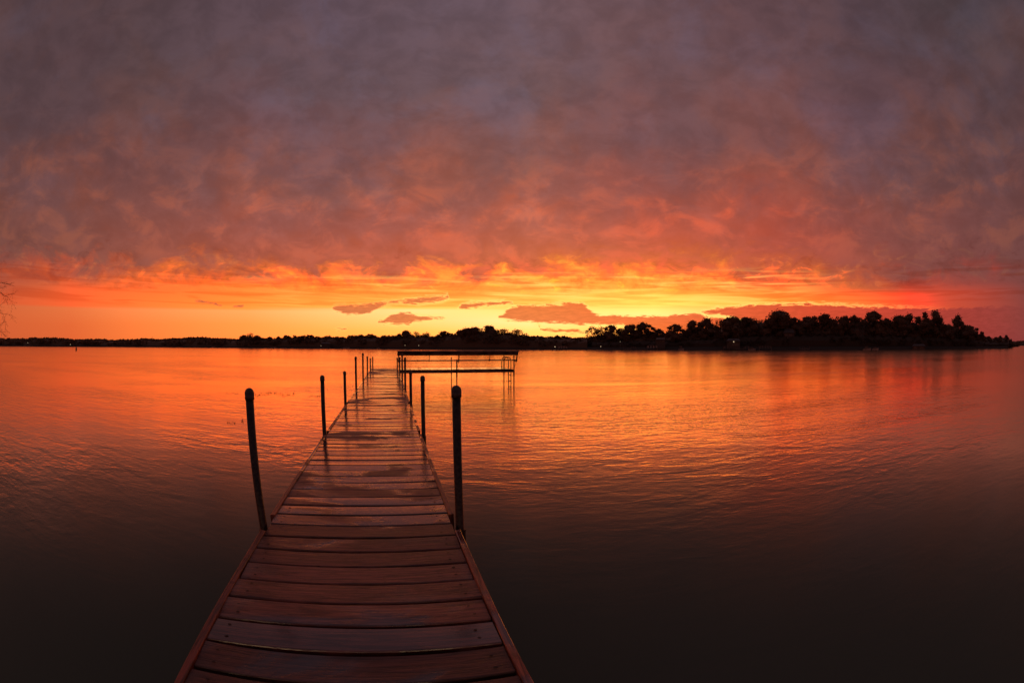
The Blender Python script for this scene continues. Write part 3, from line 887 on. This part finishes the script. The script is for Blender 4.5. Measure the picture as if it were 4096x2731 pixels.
k6 = lambda X, Y: (900 + X * .4354, 1150 + Y * .4354)
k7 = lambda X, Y: (1900 + X * .4677, 1150 + Y * .4677)
k8 = lambda X, Y: (2900 + X * .5085, 1150 + Y * .5085)
TREES = [
    (k6, 235, 423, 48, 'loose', 'airy-topped tree starting the middle treeline, first to rise at its left end'),
    (k6, 175, 440, 44, 'round', 'dense low tree at the left foot of the airy-topped one'),
    (k6, 292, 443, 34, 'round', 'small round tree just right of the airy-topped one'),
    (k6, 345, 462, 34, 'round', 'lowest tree in the dip right of the airy-topped one'),
    (k6, 410, 452, 44, 'round', 'broad flat tree right of the dip in the middle treeline'),
    (k6, 490, 448, 36, 'tall', 'slim tree with a ragged tip left of the long flat-topped stretch'),
    (k6, 560, 437, 46, 'round', 'left tree of the long flat-topped stretch above the bright shore lamps'),
    (k6, 640, 440, 44, 'spread', 'second tree of the long flat-topped stretch'),
    (k6, 705, 442, 40, 'round', 'third tree of the long flat-topped stretch'),
    (k6, 775, 433, 46, 'round', 'highest tree of the long flat-topped stretch'),
    (k6, 845, 448, 42, 'round', 'sloping tree directly above the cluster of shore lamps'),
    (k6, 915, 452, 30, 'round', 'low tree right above the brightest shore lamp'),
    (k6, 955, 443, 28, 'loose', 'thin feathery tree right of the shore lamps'),
    (k6, 1022, 450, 28, 'tall', 'narrow pointed tree between two notches, left of the highest left dock post'),
    (k6, 1080, 452, 30, 'round', 'small tree left of the smooth-domed group'),
    (k6, 1150, 438, 40, 'round', 'left shoulder of the smooth-domed tree group'),
    (k6, 1245, 434, 48, 'spread', 'flat middle tree of the smooth-domed group'),
    (k6, 1330, 426, 52, 'round', 'largest smooth-domed tree, above the far dock end'),
    (k6, 1460, 444, 36, 'round', 'low tree above the left end of the bench backrest'),
    (k6, 1545, 443, 40, 'round', 'low broad tree above the bench, left of the knobbly one'),
    (k6, 1605, 430, 34, 'tall', 'mid-height tree leaning against the knobbly one'),
    (k6, 1662, 400, 36, 'round', 'knobbly round-topped tree standing up above the bench backrest'),
    (k6, 1752, 410, 34, 'loose', 'feathery tree right of the knobbly one'),
    (k6, 1850, 413, 42, 'loose', 'wide feathery tree over the middle of the bench'),
    (k6, 1925, 448, 36, 'round', 'low tree in the gap right of the wide feathery one'),
    (k6, 2012, 401, 46, 'round', 'round tree left of the tall clump behind the bench'),
    (k6, 2085, 422, 34, 'round', 'low tree joining the round one to the tall clump'),
    (k6, 2150, 393, 28, 'tall', 'small-headed tree on the left shoulder of the tall clump'),
    (k6, 2230, 378, 48, 'round', 'left tree of the tall clump behind the bench'),
    (k6, 2300, 370, 46, 'round', 'middle tree of the tall clump behind the bench'),
    (k7, 135, 328, 52, 'tall', 'highest tree of the tall clump, above the ladder'),
    (k7, 195, 362, 36, 'loose', 'see-through tree right of the highest one of the clump'),
    (k7, 245, 343, 40, 'loose', 'see-through tree second from the right end of the tall clump'),
    (k7, 355, 348, 58, 'loose', 'wide see-through tree ending the tall clump on the right'),
    (k7, 435, 412, 34, 'round', 'low tree at the foot of the wide see-through one'),
    (k7, 500, 418, 34, 'round', 'low tree left of the middle of the sunlit gap'),
    (k7, 570, 420, 36, 'round', 'low tree in the middle of the sunlit gap'),
    (k7, 640, 424, 34, 'spread', 'low flat tree left of the knob in the sunlit gap'),
    (k7, 702, 407, 24, 'round', 'small round knob of a tree in the sunlit gap'),
    (k7, 765, 430, 30, 'round', 'lowest tree in the sunlit gap above the striped boat canopy'),
    (k7, 870, 424, 34, 'loose', 'glowing feathery tree at the right end of the sunlit gap'),
    (k7, 925, 436, 28, 'round', 'low tree just before the right-hand trees rise'),
    (k7, 1000, 334, 48, 'loose', 'first tall tree on the right bank, its crown full of sky gaps'),
    (k7, 1075, 340, 38, 'loose', 'airy tree second from the left on the right bank'),
    (k7, 1165, 323, 54, 'round', 'full tree left of the dome-topped one on the right bank'),
    (k7, 1250, 335, 40, 'loose', 'loose tree leaning on the dome-topped one from the left'),
    (k7, 1335, 316, 46, 'round', 'left half of the great dome above the white boat canopy'),
    (k7, 1440, 299, 62, 'round', 'great dome-topped tree above the white boat canopy'),
    (k7, 1565, 356, 52, 'spread', 'low umbrella-shaped tree right of the great dome'),
    (k7, 1715, 316, 60, 'round', 'broad cone-shaped tree right of the umbrella-shaped one'),
    (k7, 1870, 283, 54, 'round', 'lumpy tree left of the pair with sky between them'),
    (k7, 1992, 272, 52, 'tall', 'tall lumpy tree right of the one with sky between them'),
    (k7, 2092, 276, 34, 'loose', 'thin tree at the left edge of the solid dark wood'),
    (k7, 2205, 258, 66, 'round', 'wide tree above the house with lit windows'),
    (k7, 2325, 257, 56, 'round', 'tree right above the lit windows, dense crown'),
    (k8, 60, 238, 60, 'round', 'rounded tree just right of the lit house on the hill'),
    (k8, 160, 236, 60, 'round', 'rounded tree left of the bare bushes on the hill'),
    (k8, 238, 246, 30, 'bare', 'bare twiggy bush against the yellow sky on the hill'),
    (k8, 278, 248, 30, 'bare', 'second bare twiggy bush, left of the high crown on the hill'),
    (k8, 425, 192, 70, 'round', 'high spreading crown on the hill, left of the grey-roofed house'),
    (k8, 540, 238, 46, 'round', 'low rounded tree directly above the grey-roofed house'),
    (k8, 668, 225, 58, 'round', 'wide rounded tree right of the grey-roofed house'),
    (k8, 782, 212, 46, 'tall', 'knob-headed tree in the middle of the right wood'),
    (k8, 850, 252, 30, 'round', 'small low tree right of the knob-headed one'),
    (k8, 942, 222, 42, 'round', 'left one of twin round crowns in the right wood'),
    (k8, 1012, 219, 42, 'round', 'right one of twin round crowns in the right wood'),
    (k8, 1092, 212, 26, 'bare', 'leafless reddish tree beside the tallest crown of the right wood'),
    (k8, 1172, 189, 66, 'round', 'tallest broad crown of the right wood'),
    (k8, 1265, 243, 36, 'round', 'low tree on the right shoulder of the tallest broad crown'),
    (k8, 1372, 227, 44, 'round', 'lone round crown between the tallest and the umbrella-like one'),
    (k8, 1445, 296, 34, 'loose', 'thin low tree left of the umbrella-like crown'),
    (k8, 1530, 202, 82, 'spread', 'umbrella-like crown on bare stems near the right end of the wood'),
    (k8, 1662, 197, 46, 'tall', 'upright narrow tree right of the umbrella-like crown'),
    (k8, 1740, 300, 44, 'round', 'low tree between the upright narrow one and the mushroom-headed one'),
    (k8, 1836, 229, 42, 'tall', 'mushroom-headed tree standing apart near the right end'),
    (k8, 1905, 303, 44, 'round', 'first tree stepping down right of the mushroom-headed one'),
    (k8, 1972, 313, 26, 'column', 'pointed tree on the slope down to the right'),
    (k8, 2020, 343, 28, 'column', 'second pointed tree on the slope down to the right'),
    (k8, 2078, 384, 26, 'column', 'short conifer starting the low point at the right'),
    (k8, 2130, 388, 30, 'round', 'short bushy tree on the low point at the right'),
    (k8, 2166, 380, 20, 'column', 'slim conifer on the low point at the right'),
    (k8, 2214, 376, 24, 'column', 'last tall conifer on the low point at the right'),
    (k8, 2250, 405, 24, 'column', 'smallest conifer at the very tip of the low point'),
]
for f_, X, Y, wp, kd, lab in TREES:
    px, py = f_(X, Y)
    tree(px, py, wp, kd, lab, back=trnd.uniform(9, 17) if px < 2350 else trnd.uniform(14, 24))


def wood(name, label, prof, back, depth, ntree, per, qs, seed, matl, frac=1.0, cr=(2.0, 3.6)):
    """one mass of trees too dense to count: a lumpy body under overlapping leafy crowns"""
    rr = random.Random(seed)
    a0, a1 = prof[0][0], prof[-1][0]
    mb = MB()

    def topz(a, d):
        return (HC + (shore(a) + back + depth * .4) * math.tan(R(lerp_table(prof, a))) - .2) * frac

    n = max(12, int((a1 - a0) / .3))
    rows = 6
    for i in range(n + 1):
        a = a0 + (a1 - a0) * i / n
        d0 = shore(a) + back
        top = topz(a, d0) * (.74 + .14 * mnoise.noise(Vector((a * 1.4, seed, 0))))
        for k in range(rows + 1):
            w_ = math.pi * k / rows
            d = d0 + depth * (.5 - .5 * math.cos(w_))
            gz = ground_z(a, d)
            z = max(gz + .2, top * math.sin(w_) ** .6) + mnoise.noise(Vector((a * 6, k * 1.7, seed))) * .4
            if k in (0, rows):
                z = gz - .4
            mb.v.append(pol(a, d, z))
    mb.cur = .15
    for i in range(n):
        for k in range(rows):
            q = i * (rows + 1) + k
            mb.face(q, q + 1, q + rows + 2, q + rows + 1)
    for j in range(ntree):
        a = a0 + (a1 - a0) * (j + rr.random()) / ntree
        w_ = rr.random()
        d = shore(a) + back + depth * (.05 + .75 * w_)
        top = topz(a, d) * (.62 + .38 * w_) * rr.uniform(.84, 1.03)
        gz = ground_z(a, d)
        r_ = rr.uniform(*cr); hh = max(1.2, (top - gz) * rr.uniform(.55, .8) / 2)
        c = pol(a, d, top - hh)
        for _ in range(per):
            v = Vector((rr.gauss(0, 1), rr.gauss(0, 1), rr.gauss(0, 1))).normalized()
            b_ = .86 + .34 * mnoise.noise(v * 2.3 + Vector((j, 0, 0)))
            quad(mb, c + Vector((v.x * r_, v.y * r_, v.z * hh)) * b_ * rr.uniform(.75, 1.0), qs, rr)
    tag(mb.build(name, matl), label, 'woodland', kind='stuff')


P5 = lambda X, Y: ang(X * .4354, 1080 + Y * .4354)
P6 = lambda X, Y: ang(*k6(X, Y))
P7 = lambda X, Y: ang(*k7(X, Y))
P8 = lambda X, Y: ang(*k8(X, Y))
prof = [P5(*q) for q in [(0, 628), (100, 630), (200, 632), (240, 634), (300, 624), (420, 622), (520, 622), (620, 630), (700, 638), (800, 634), (950, 634), (1000, 648), (1060, 644), (1150, 636), (1260, 630), (1400, 632), (1480, 636), (1600, 628), (1750, 624), (1830, 620), (1950, 628), (2100, 628), (2200, 640), (2352, 660)]]
prof = [(-71.8, prof[0][1])] + prof
wood('woodland', 'long low dark woodland on the far left shore', prof, 6, 50, 420, 80, 1.0, 1, M['leaf'], 1.16, (4, 7))
prof = [P6(*q) for q in [(120, 490), (200, 470), (350, 485), (500, 478), (700, 470), (900, 475), (1100, 474), (1250, 462), (1400, 474), (1600, 465), (1800, 460), (1950, 468), (2100, 450), (2300, 420)]] + [P7(*q) for q in [(150, 400), (400, 432), (600, 436), (900, 448), (960, 440)]]
wood('woodland', 'dark undergrowth filling the middle treeline behind the dock', prof, 5, 26, 400, 110, .5, 2, M['leaf'], 1.5, (2, 3.6))
prof = [P7(*q) for q in [(930, 440), (1000, 425), (1200, 410), (1400, 400), (1600, 410), (1800, 390), (2000, 370), (2200, 330), (2350, 310)]] + [P8(*q) for q in [(100, 300), (250, 275), (400, 265), (600, 270), (800, 268), (1000, 275), (1200, 275), (1400, 300), (1600, 310), (1800, 320), (1900, 335), (2000, 370), (2080, 400), (2180, 398), (2250, 412), (2264, 450)]]
wood('woodland', 'dark wooded hillside mass under the right-hand trees', prof, 16, 30, 480, 110, .46, 3, M['leaf'], 1.34, (1.5, 3.4))
wood('shrubs', 'dark bushes along the foot of the right-hand wooded bank', [(a_, e_ * .62) for a_, e_ in prof[1:]], 9, 9, 300, 80, .36, 8, M['leaf2'], 1.0, (1.2, 2.4))
wood('woodland', 'low distant woodland past the point at the right edge', [P8(2262, 425), P8(2300, 418), P8(2352, 414), (76, P8(2352, 414)[1])], 4, 50, 60, 80, 1.1, 4, M['leaf'], 1.0, (4, 7))

# bare-twigged tree beyond the left edge, its branch tips hanging into the picture
rr = random.Random(21)
tp = pol(-77.5, 24, 0)
tp.z = .5
t = thing('bare_tree', 'bare tree at the left edge with thin hanging twigs', 'tree', tp)
mb = MB()
mb.tube([tp + Vector((0, 0, -.3)), tp + Vector((.1, 0, 1.6)), tp + Vector((.2, .1, 3.2)), tp + Vector((.2, .3, 4.4))], [.2, .16, .12, .05], 10)
mb.build('trunk', M['bark'], t)


def twig(mb, p, dr, ln, r_, dep):
    pts = [p]; q = Vector(p); v = Vector(dr).normalized()
    for _ in range(5):
        v = (v + Vector((rr.gauss(0, .16), rr.gauss(0, .16), rr.gauss(0, .18) + (-.05 if dep else .0)))).normalized()
        q = q + v * ln / 5
        pts.append(q.copy())
    mb.tube(pts, [r_ * (1 - .14 * k) for k in range(6)], 5)
    if dep > 0:
        for k in (1, 2, 3, 4, 5):
            for _ in range(2 if dep < 3 else 1):
                dd = (v + Vector((rr.gauss(0, .7), rr.gauss(0, .7), rr.gauss(0, .6)))).normalized()
                twig(mb, pts[k], dd, ln * rr.uniform(.35, .6), r_ * .5, dep - 1)
    else:
        for k in (3, 5):
            quad(lf, pts[k] + Vector((rr.gauss(0, .01), rr.gauss(0, .01), -.01)), .022, rr)


lf = MB()
for (s_, tgt, r_) in ((4.2, ray(20, 1185), .018), (3.6, ray(12, 1258), .018), (2.6, ray(-14, 1320), .024), (4.5, ray(-4, 1130), .026)):
    mb = MB()
    e = Vector(tgt) * (23.5 / math.hypot(tgt[0], tgt[1])) + Vector((0, 0, HC))
    st = tp + Vector((.2, .15, s_ - .5))
    dr = e - st
    nseg = 6
    pts = [st + dr * (k / nseg) + Vector((0, 0, .35 * math.sin(math.pi * k / nseg) + rr.gauss(0, .04))) for k in range(nseg + 1)]
    mb.tube(pts, [r_ * 1.6 * (1 - .12 * k) for k in range(nseg + 1)], 6)
    for k in range(2, nseg + 1):
        for _ in range(2 if k > 4 else 1):
            twig(mb, pts[k], (dr.normalized() + Vector((rr.gauss(0, .5), rr.gauss(0, .5), rr.gauss(0, .8)))), rr.uniform(.5, .9), r_ * .4, 1)
    mb.build('branch', M['bark'], t)
lf.build('leaves', M['leaf'], t)

# ------------------------------------------------------------------ houses, boat lifts, boats, lamps on the far shore
Z3 = Vector((0, 0, 1))


def frame_at(X, Yb, back=0.0):
    a, e = ang(X, Yb)
    d = shore(a) + back
    p = pol(a, d, 0)
    out = -pol(a, 1, 0)
    side = Vector((-out.y, out.x, 0)) * -1
    side = Vector((math.cos(R(a)), -math.sin(R(a)), 0))
    s_ = d / (F * math.cos(R(abs(a)) / 2))
    return a, d, p, side, -out, s_


def zat(d, X, Y):
    return HC + d * math.tan(R(ang(X, Y)[1]))


def boat_canopy(X0, X1, Yt, Yb, label, m_, ribs=4, arch=True, group='boat lift canopies along the far shore'):
    Xc = (X0 + X1) / 2
    a, d, p, sd_, dp, s_ = frame_at(Xc, Yb, -4)
    w_ = (X1 - X0) * s_ / 2; zt = zat(d, Xc, Yt); ze = zt - (zt - .1) * .45
    t = thing('boat_canopy', label, 'boat canopy', (p.x, p.y, 0), group)
    mb = MB()
    n = 10
    ln = 2.6
    for i in range(n + 1):
        w2 = math.pi * i / n if arch else 0
        x_ = -w_ * math.cos(math.pi * i / n)
        z_ = ze + (zt - ze) * (math.sin(w2) if arch else min(1, 3 * min(i, n - i) / n))
        for q in (-1, 1):
            mb.v.append(p + sd_ * x_ + dp * ln * q + Z3 * z_)
        for q in (-1, 1):
            mb.v.append(p + sd_ * x_ * .97 + dp * ln * q + Z3 * (z_ - .06))
    for i in range(n):
        b = i * 4
        for q in ((0, 1, 5, 4), (2, 6, 7, 3), (0, 4, 6, 2), (1, 3, 7, 5)):
            mb.face(*[b + k for k in q])
    mb.build('canopy', m_, t)
    for i in range(ribs):
        mb = MB()
        x_ = -w_ + 2 * w_ * (i + .5) / ribs
        mb.box(p + sd_ * x_ - dp * (ln + .05) + Z3 * (ze + .15), (w_ / ribs * .5, .03, .32), (sd_, dp, Z3))
        mb.build('valance', m_, t)
    for x_ in (-1, 1):
        for q in (-1, 1):
            mb = MB()
            mb.tube([p + sd_ * x_ * w_ * .92 + dp * q * ln * .8 + Z3 * -.8, p + sd_ * x_ * w_ * .92 + dp * q * ln * .8 + Z3 * ze], .06, 6)
            mb.build('leg', M['frame'], t)


boat_canopy(2232, 2270, 1384, 1396, 'striped white boat canopy right of the ladder, under the sunlit gap', M['canopy'], 4)
boat_canopy(2522, 2546, 1386, 1396, 'small pale boat canopy left of the large white one', M['canopyd'], 3)
boat_canopy(2587, 2631, 1380, 1398, 'large white boat canopy with hanging valance on the right bank', M['canopy'], 4, False)
boat_canopy(2975, 3000, 1384, 1398, 'dim grey boat canopy left of the arched one below the lit house', M['canopyd'], 2)
boat_canopy(3035, 3087, 1381, 1399, 'arched pale boat canopy below the hill, left of the grey-roofed house', M['canopyd'], 5)
boat_canopy(2892, 2918, 1384, 1397, 'dark flat boat canopy under the lit windows', M['canopyd'], 2, False)


def boat(X0, X1, Yt, Yb, label, m_=None):
    Xc = (X0 + X1) / 2
    a, d, p, sd_, dp, s_ = frame_at(Xc, Yb, -5)
    L = (X1 - X0) * s_ / 2; hh = max(.5, zat(d, Xc, Yt))
    t = thing('moored_boat', label, 'boat', (p.x, p.y, 0), 'boats moored at the far shore')
    mb = MB()
    st = 7
    for i in range(st):
        f_ = i / (st - 1) * 2 - 1
        b = .9 * (1 - max(0, f_) ** 3) + .05
        sh_ = .45 + .22 * max(0, f_)
        for (y_, z_) in ((-b, sh_), (-b * .75, -.1), (0, -.25), (b * .75, -.1), (b, sh_)):
            mb.v.append(p + sd_ * f_ * L + dp * y_ + Z3 * z_)
    for i in range(st - 1):
        for k in range(4):
            q = i * 5 + k
            mb.face(q, q + 1, q + 6, q + 5)
        mb.face(i * 5 + 4, i * 5, i * 5 + 5, i * 5 + 9)
    mb.face(0, 1, 2, 3, 4)
    mb.build('hull', m_ or M['hull'], t)
    mb = MB()
    mb.box(p - sd_ * L * .1 + Z3 * (.45 + max(.1, hh - .5) * .5), (L * .45, .6, max(.1, hh - .5) * .5), (sd_, dp, Z3))
    mb.build('cabin', M['canopyd'], t)


boat(2713, 2736, 1383, 1395, 'white covered boat standing by itself on the right bank')
boat(2994, 3022, 1388, 1399, 'pale boat beside the arched canopy')
boat(3452, 3484, 1385, 1398, 'pontoon boat with white rails below the tallest crown of the right wood')
boat(3488, 3514, 1387, 1398, 'white boat right of the pontoon boat')
boat(1371, 1398, 1386, 1393, 'pale covered boat on the shore behind the left dock posts')
boat(845, 858, 1383, 1390, 'small white boat at the end of the far left woodland')
boat(1080, 1105, 1388, 1391, 'low pale boat right of the airy-topped tree')
boat(1506, 1518, 1390, 1395, 'tiny pale boat above the far end of the dock')


def house(X0, X1, Yt, Yeave, Yb, label, lit=(), back=12, dark=()):
    Xc = (X0 + X1) / 2
    a, d, p, sd_, dp, s_ = frame_at(Xc, Yb, back)
    w_ = (X1 - X0) * s_ / 2
    zt, ze, zb = zat(d, Xc, Yt), zat(d, Xc, Yeave), zat(d, Xc, Yb)
    gz = min(ground_z(a, d), zb) - .4
    t = thing('house', label, 'house', (p.x, p.y, gz))
    mb = MB()
    mb.box(p + Z3 * (gz + ze) / 2, (w_ * .93, 3.5, (ze - gz) / 2), (sd_, dp, Z3))
    mb.build('wall', M['siding'], t)
    mb = MB()
    b = len(mb.v)
    for x_ in (-1, 1):
        for y_, z_ in ((-4.1, ze - .1), (0, zt), (4.1, ze - .1), (-4.1, ze + .1), (0, zt + .2), (4.1, ze + .1)):
            mb.v.append(p + sd_ * x_ * w_ * (1 if abs(y_) > 1 else .72) + dp * y_ + Z3 * z_)
    for q in ((0, 1, 4, 3), (1, 2, 5, 4), (6, 9, 10, 7), (7, 10, 11, 8), (3, 4, 10, 9), (4, 5, 11, 10), (0, 6, 7, 1), (1, 7, 8, 2), (0, 3, 9, 6), (2, 8, 11, 5)):
        mb.face(*q)
    mb.build('roof', M['roofm'], t)
    for L_, mt_ in ((lit, M['litwin']), (dark, M['glassd'])):
        for (wx0, wx1, wy0, wy1) in L_:
            zc0, zc1 = zat(d - 3.5, Xc, wy1), zat(d - 3.5, Xc, wy0)
            xm = ((wx0 + wx1) / 2 - Xc) * s_; hw = (wx1 - wx0) * s_ / 2
            mb = MB()
            mb.box(p + sd_ * xm - dp * 3.53 + Z3 * (zc0 + zc1) / 2, (hw + .07, .04, (zc1 - zc0) / 2 + .07), (sd_, dp, Z3))
            fr = mb.build('window', M['frame'], t)
            mb = MB()
            mb.box(p + sd_ * xm - dp * 3.575 + Z3 * (zc0 + zc1) / 2, (hw, .012, (zc1 - zc0) / 2), (sd_, dp, Z3))
            pn = mb.build('pane', mt_)
            pn.parent = fr; pn.matrix_parent_inverse = fr.matrix_parent_inverse.inverted() if False else Matrix.Translation(-t.location)
    return t


bpy.context.view_layer.update()
house(2906, 2962, 1356, 1364, 1390, 'house with lit windows low in the right wood', lit=[(2917, 2925, 1366, 1370), (2932, 2938, 1366, 1371), (2929, 2953, 1375, 1381)], back=4.5)
house(3134, 3178, 1314, 1332, 1366, 'grey-roofed house half hidden on the wooded hill', dark=[(3140, 3150, 1336, 1342), (3156, 3168, 1336, 1342), (3144, 3166, 1350, 1358)], back=15)
house(3648, 3702, 1378, 1384, 1398, 'low dark boathouse at the water near the right end of the wood', dark=[(3656, 3668, 1387, 1394), (3680, 3694, 1387, 1394)], back=1.5)
house(2622, 2662, 1352, 1359, 1386, 'small dim house behind the large white boat canopy', lit=[(2639, 2643, 1362, 1365.5)], dark=[(2650, 2656, 1362, 1366)], back=4.5)
house(1284, 1322, 1370, 1375, 1391, 'low house with bright lights on the middle shore', lit=[(1298, 1307, 1378, 1380.5), (1290, 1293, 1381, 1383)], back=.5)


def shore_lamp(X, Y, label, sz=.35, back=1.0):
    sz *= .55
    a, d, p, sd_, dp, s_ = frame_at(X, 1395, back)
    z = zat(d, X, Y)
    gz = ground_z(a, d)
    t = thing('shore_lamp', label, 'lamp', (p.x, p.y, gz), 'lamps along the far shore')
    mb = MB()
    mb.tube([p + Z3 * (gz - .2), p + Z3 * (z - sz * .5)], .05, 6)
    mb.build('lamp_pole', M['frame'], t)
    mb = MB()
    mb.lathe([(sz * .15, -sz * .5), (sz * .5, -sz * .2), (sz * .5, sz * .2), (sz * .2, sz * .5)], p + Z3 * z, 8)
    mb.build('lamp_head', M['lamp'], t)


shore_lamp(1303, 1379, 'brightest shore lamp on the middle shore', .75)
shore_lamp(1284, 1383, 'faint shore lamp left of the brightest one', .40)
shore_lamp(1316, 1383, 'faint shore lamp right of the brightest one', .40)
shore_lamp(1620, 1381, 'faint shore lamp above the left end of the bench', .38)
shore_lamp(1675, 1381.5, 'small shore lamp above the bench backrest', .42)
shore_lamp(2220, 1387, 'shore lamp just left of the striped boat canopy', .55)
shore_lamp(2403, 1385.5, 'shore lamp in front of the first tall tree on the right bank', .45)
shore_lamp(2481, 1366, 'faint lamp among the trees left of the small pale boat canopy', .25, 2)
shore_lamp(281.5, 1377.5, 'white lamp in the far left woodland', .7, 3)
shore_lamp(111, 1371, 'faint lamp farthest left in the woodland', .6, 3)
shore_lamp(2935, 1366.5, 'bright lamp at the lit house on the right bank', .6, .5)


def small_dock(X0, X1, Y, label):
    Xc = (X0 + X1) / 2
    a, d, p, sd_, dp, s_ = frame_at(Xc, 1399, -4)
    w_ = (X1 - X0) * s_ / 2
    t = thing('small_dock', label, 'dock', (p.x, p.y, 0), 'small docks along the far shore')
    mb = MB(); mb.cur = .4
    mb.box(p + Z3 * .45, (w_, 1.0, .05), (sd_, dp, Z3))
    mb.build('deck', M['frame'], t)
    for i in range(5):
        mb = MB()
        q = p + sd_ * (-w_ + 2 * w_ * i / 4) - dp * .9
        mb.tube([q - Z3 * .8, q + Z3 * 1.25], .07, 6)
        mb.build('leg', M['canopyd'], t)


small_dock(3200, 3238, 1396, 'small far dock with pale posts right of the arched boat canopy')
small_dock(2940, 2972, 1397, 'small far dock left of the dim grey boat canopy')
small_dock(2495, 2522, 1396, 'low far dock left of the small pale boat canopy')


def marker(X, Yb, Yt, label, r_, name='channel_marker', cat='channel marker', group=None):
    v = ray(X, Yb)
    k = -HC / v[2]
    p = Vector((v[0] * k, v[1] * k, 0))
    d = math.hypot(p.x, p.y)
    h = zat(d, X, Yt)
    t = thing(name, label, cat, p, group)
    mb = MB()
    mb.lathe([(r_, -.6), (r_, h * .8), (r_ * .85, h * .82)], p, 12)
    mb.build('body', M['nail'], t)
    mb = MB()
    mb.lathe([(r_ * .9, h * .82), (r_ * .9, h * .95), (r_ * .45, h)], p, 12)
    mb.build('top', M['cap'], t)


marker(304.8, 1401.5, 1389, 'dark pole marker standing in the lake far left', .26)
GB = 'small dark buoys near the middle shore'
marker(1094.6, 1395.5, 1392, 'tiny dark buoy below the airy-topped tree', .22, 'buoy', 'buoy', GB)
marker(1245, 1396.5, 1393, 'tiny dark buoy left of the brightest shore lamp', .22, 'buoy', 'buoy', GB)
marker(1676.5, 1399, 1395, 'tiny dark buoy just above the bench backrest', .20, 'buoy', 'buoy', GB)
# mast above the far left woods
a, e = ang(608.5, 1346)
d = shore(a) + 30
mb = MB()
p = pol(a, d, 0)
mb.tube([p, p + Z3 * (HC + d * math.tan(R(e)))], [.25, .12], 6)
tag(mb.build('mast', M['frame'], loc=(p.x, p.y, 0)), 'thin mast poking above the far left woodland', 'mast')


def weeds(X0, X1, Y0, Y1, n, label, seed, sz=.012):
    rr = random.Random(seed)
    mb = MB()
    for _ in range(n):
        t_ = rr.random()
        X = X0 + (X1 - X0) * t_
        Y = (Y0 + Y1) / 2 + (Y1 - Y0) * .5 * max(-1, min(1, rr.gauss(0, .45) + .5 * math.sin(t_ * 9 + seed)))
        v = ray(X, Y); k = -HC / v[2]
        p = Vector((v[0] * k, v[1] * k, .004))
        w_ = rr.random() * 6.28
        s_ = sz * rr.uniform(.5, 1.6)
        a1 = Vector((math.cos(w_), math.sin(w_), 0)) * s_; b1 = Vector((-math.sin(w_), math.cos(w_), 0)) * s_ * .45
        i = len(mb.v)
        up = Vector((0, 0, rr.uniform(.004, .02)))
        mb.v += [p - a1, p + b1 + up * .5, p + a1 + up, p - b1]
        mb.face(i, i + 1, i + 2, i + 3)
    tag(mb.build('floating_weeds', M['weed']), label, 'floating weeds', kind='stuff')


weeds(1018, 1180, 1566, 1585, 260, 'strip of floating weed specks right of the nearest left post', 1, .022)
weeds(905, 952, 1569, 1576, 30, 'few floating weed specks left of the nearest left post', 5, .024)
weeds(1236, 1282, 1580, 1588, 40, 'little floating weed patch left of the second left post', 2, .024)
weeds(1958, 2045, 1522, 1527, 70, 'line of floating weed specks by the platform legs', 3, .026)
weeds(908, 942, 1686, 1698, 60, 'small floating weed clump left of the nearest left post', 4, .011)
mb = MB()
for (x0, y0, x1, y1) in ((964, 1684, 972, 1686), (972, 1677, 969, 1684), (969, 1684, 974, 1690)):
    pp = []
    for X, Y in ((x0, y0), (x1, y1)):
        v = ray(X, Y); k = -HC / v[2]
        pp.append(Vector((v[0] * k, v[1] * k, .02)))
    mb.tube(pp, .008, 5)
tag(mb.build('floating_twig', M['weed']), 'forked twig floating just left of the nearest left post', 'twig')
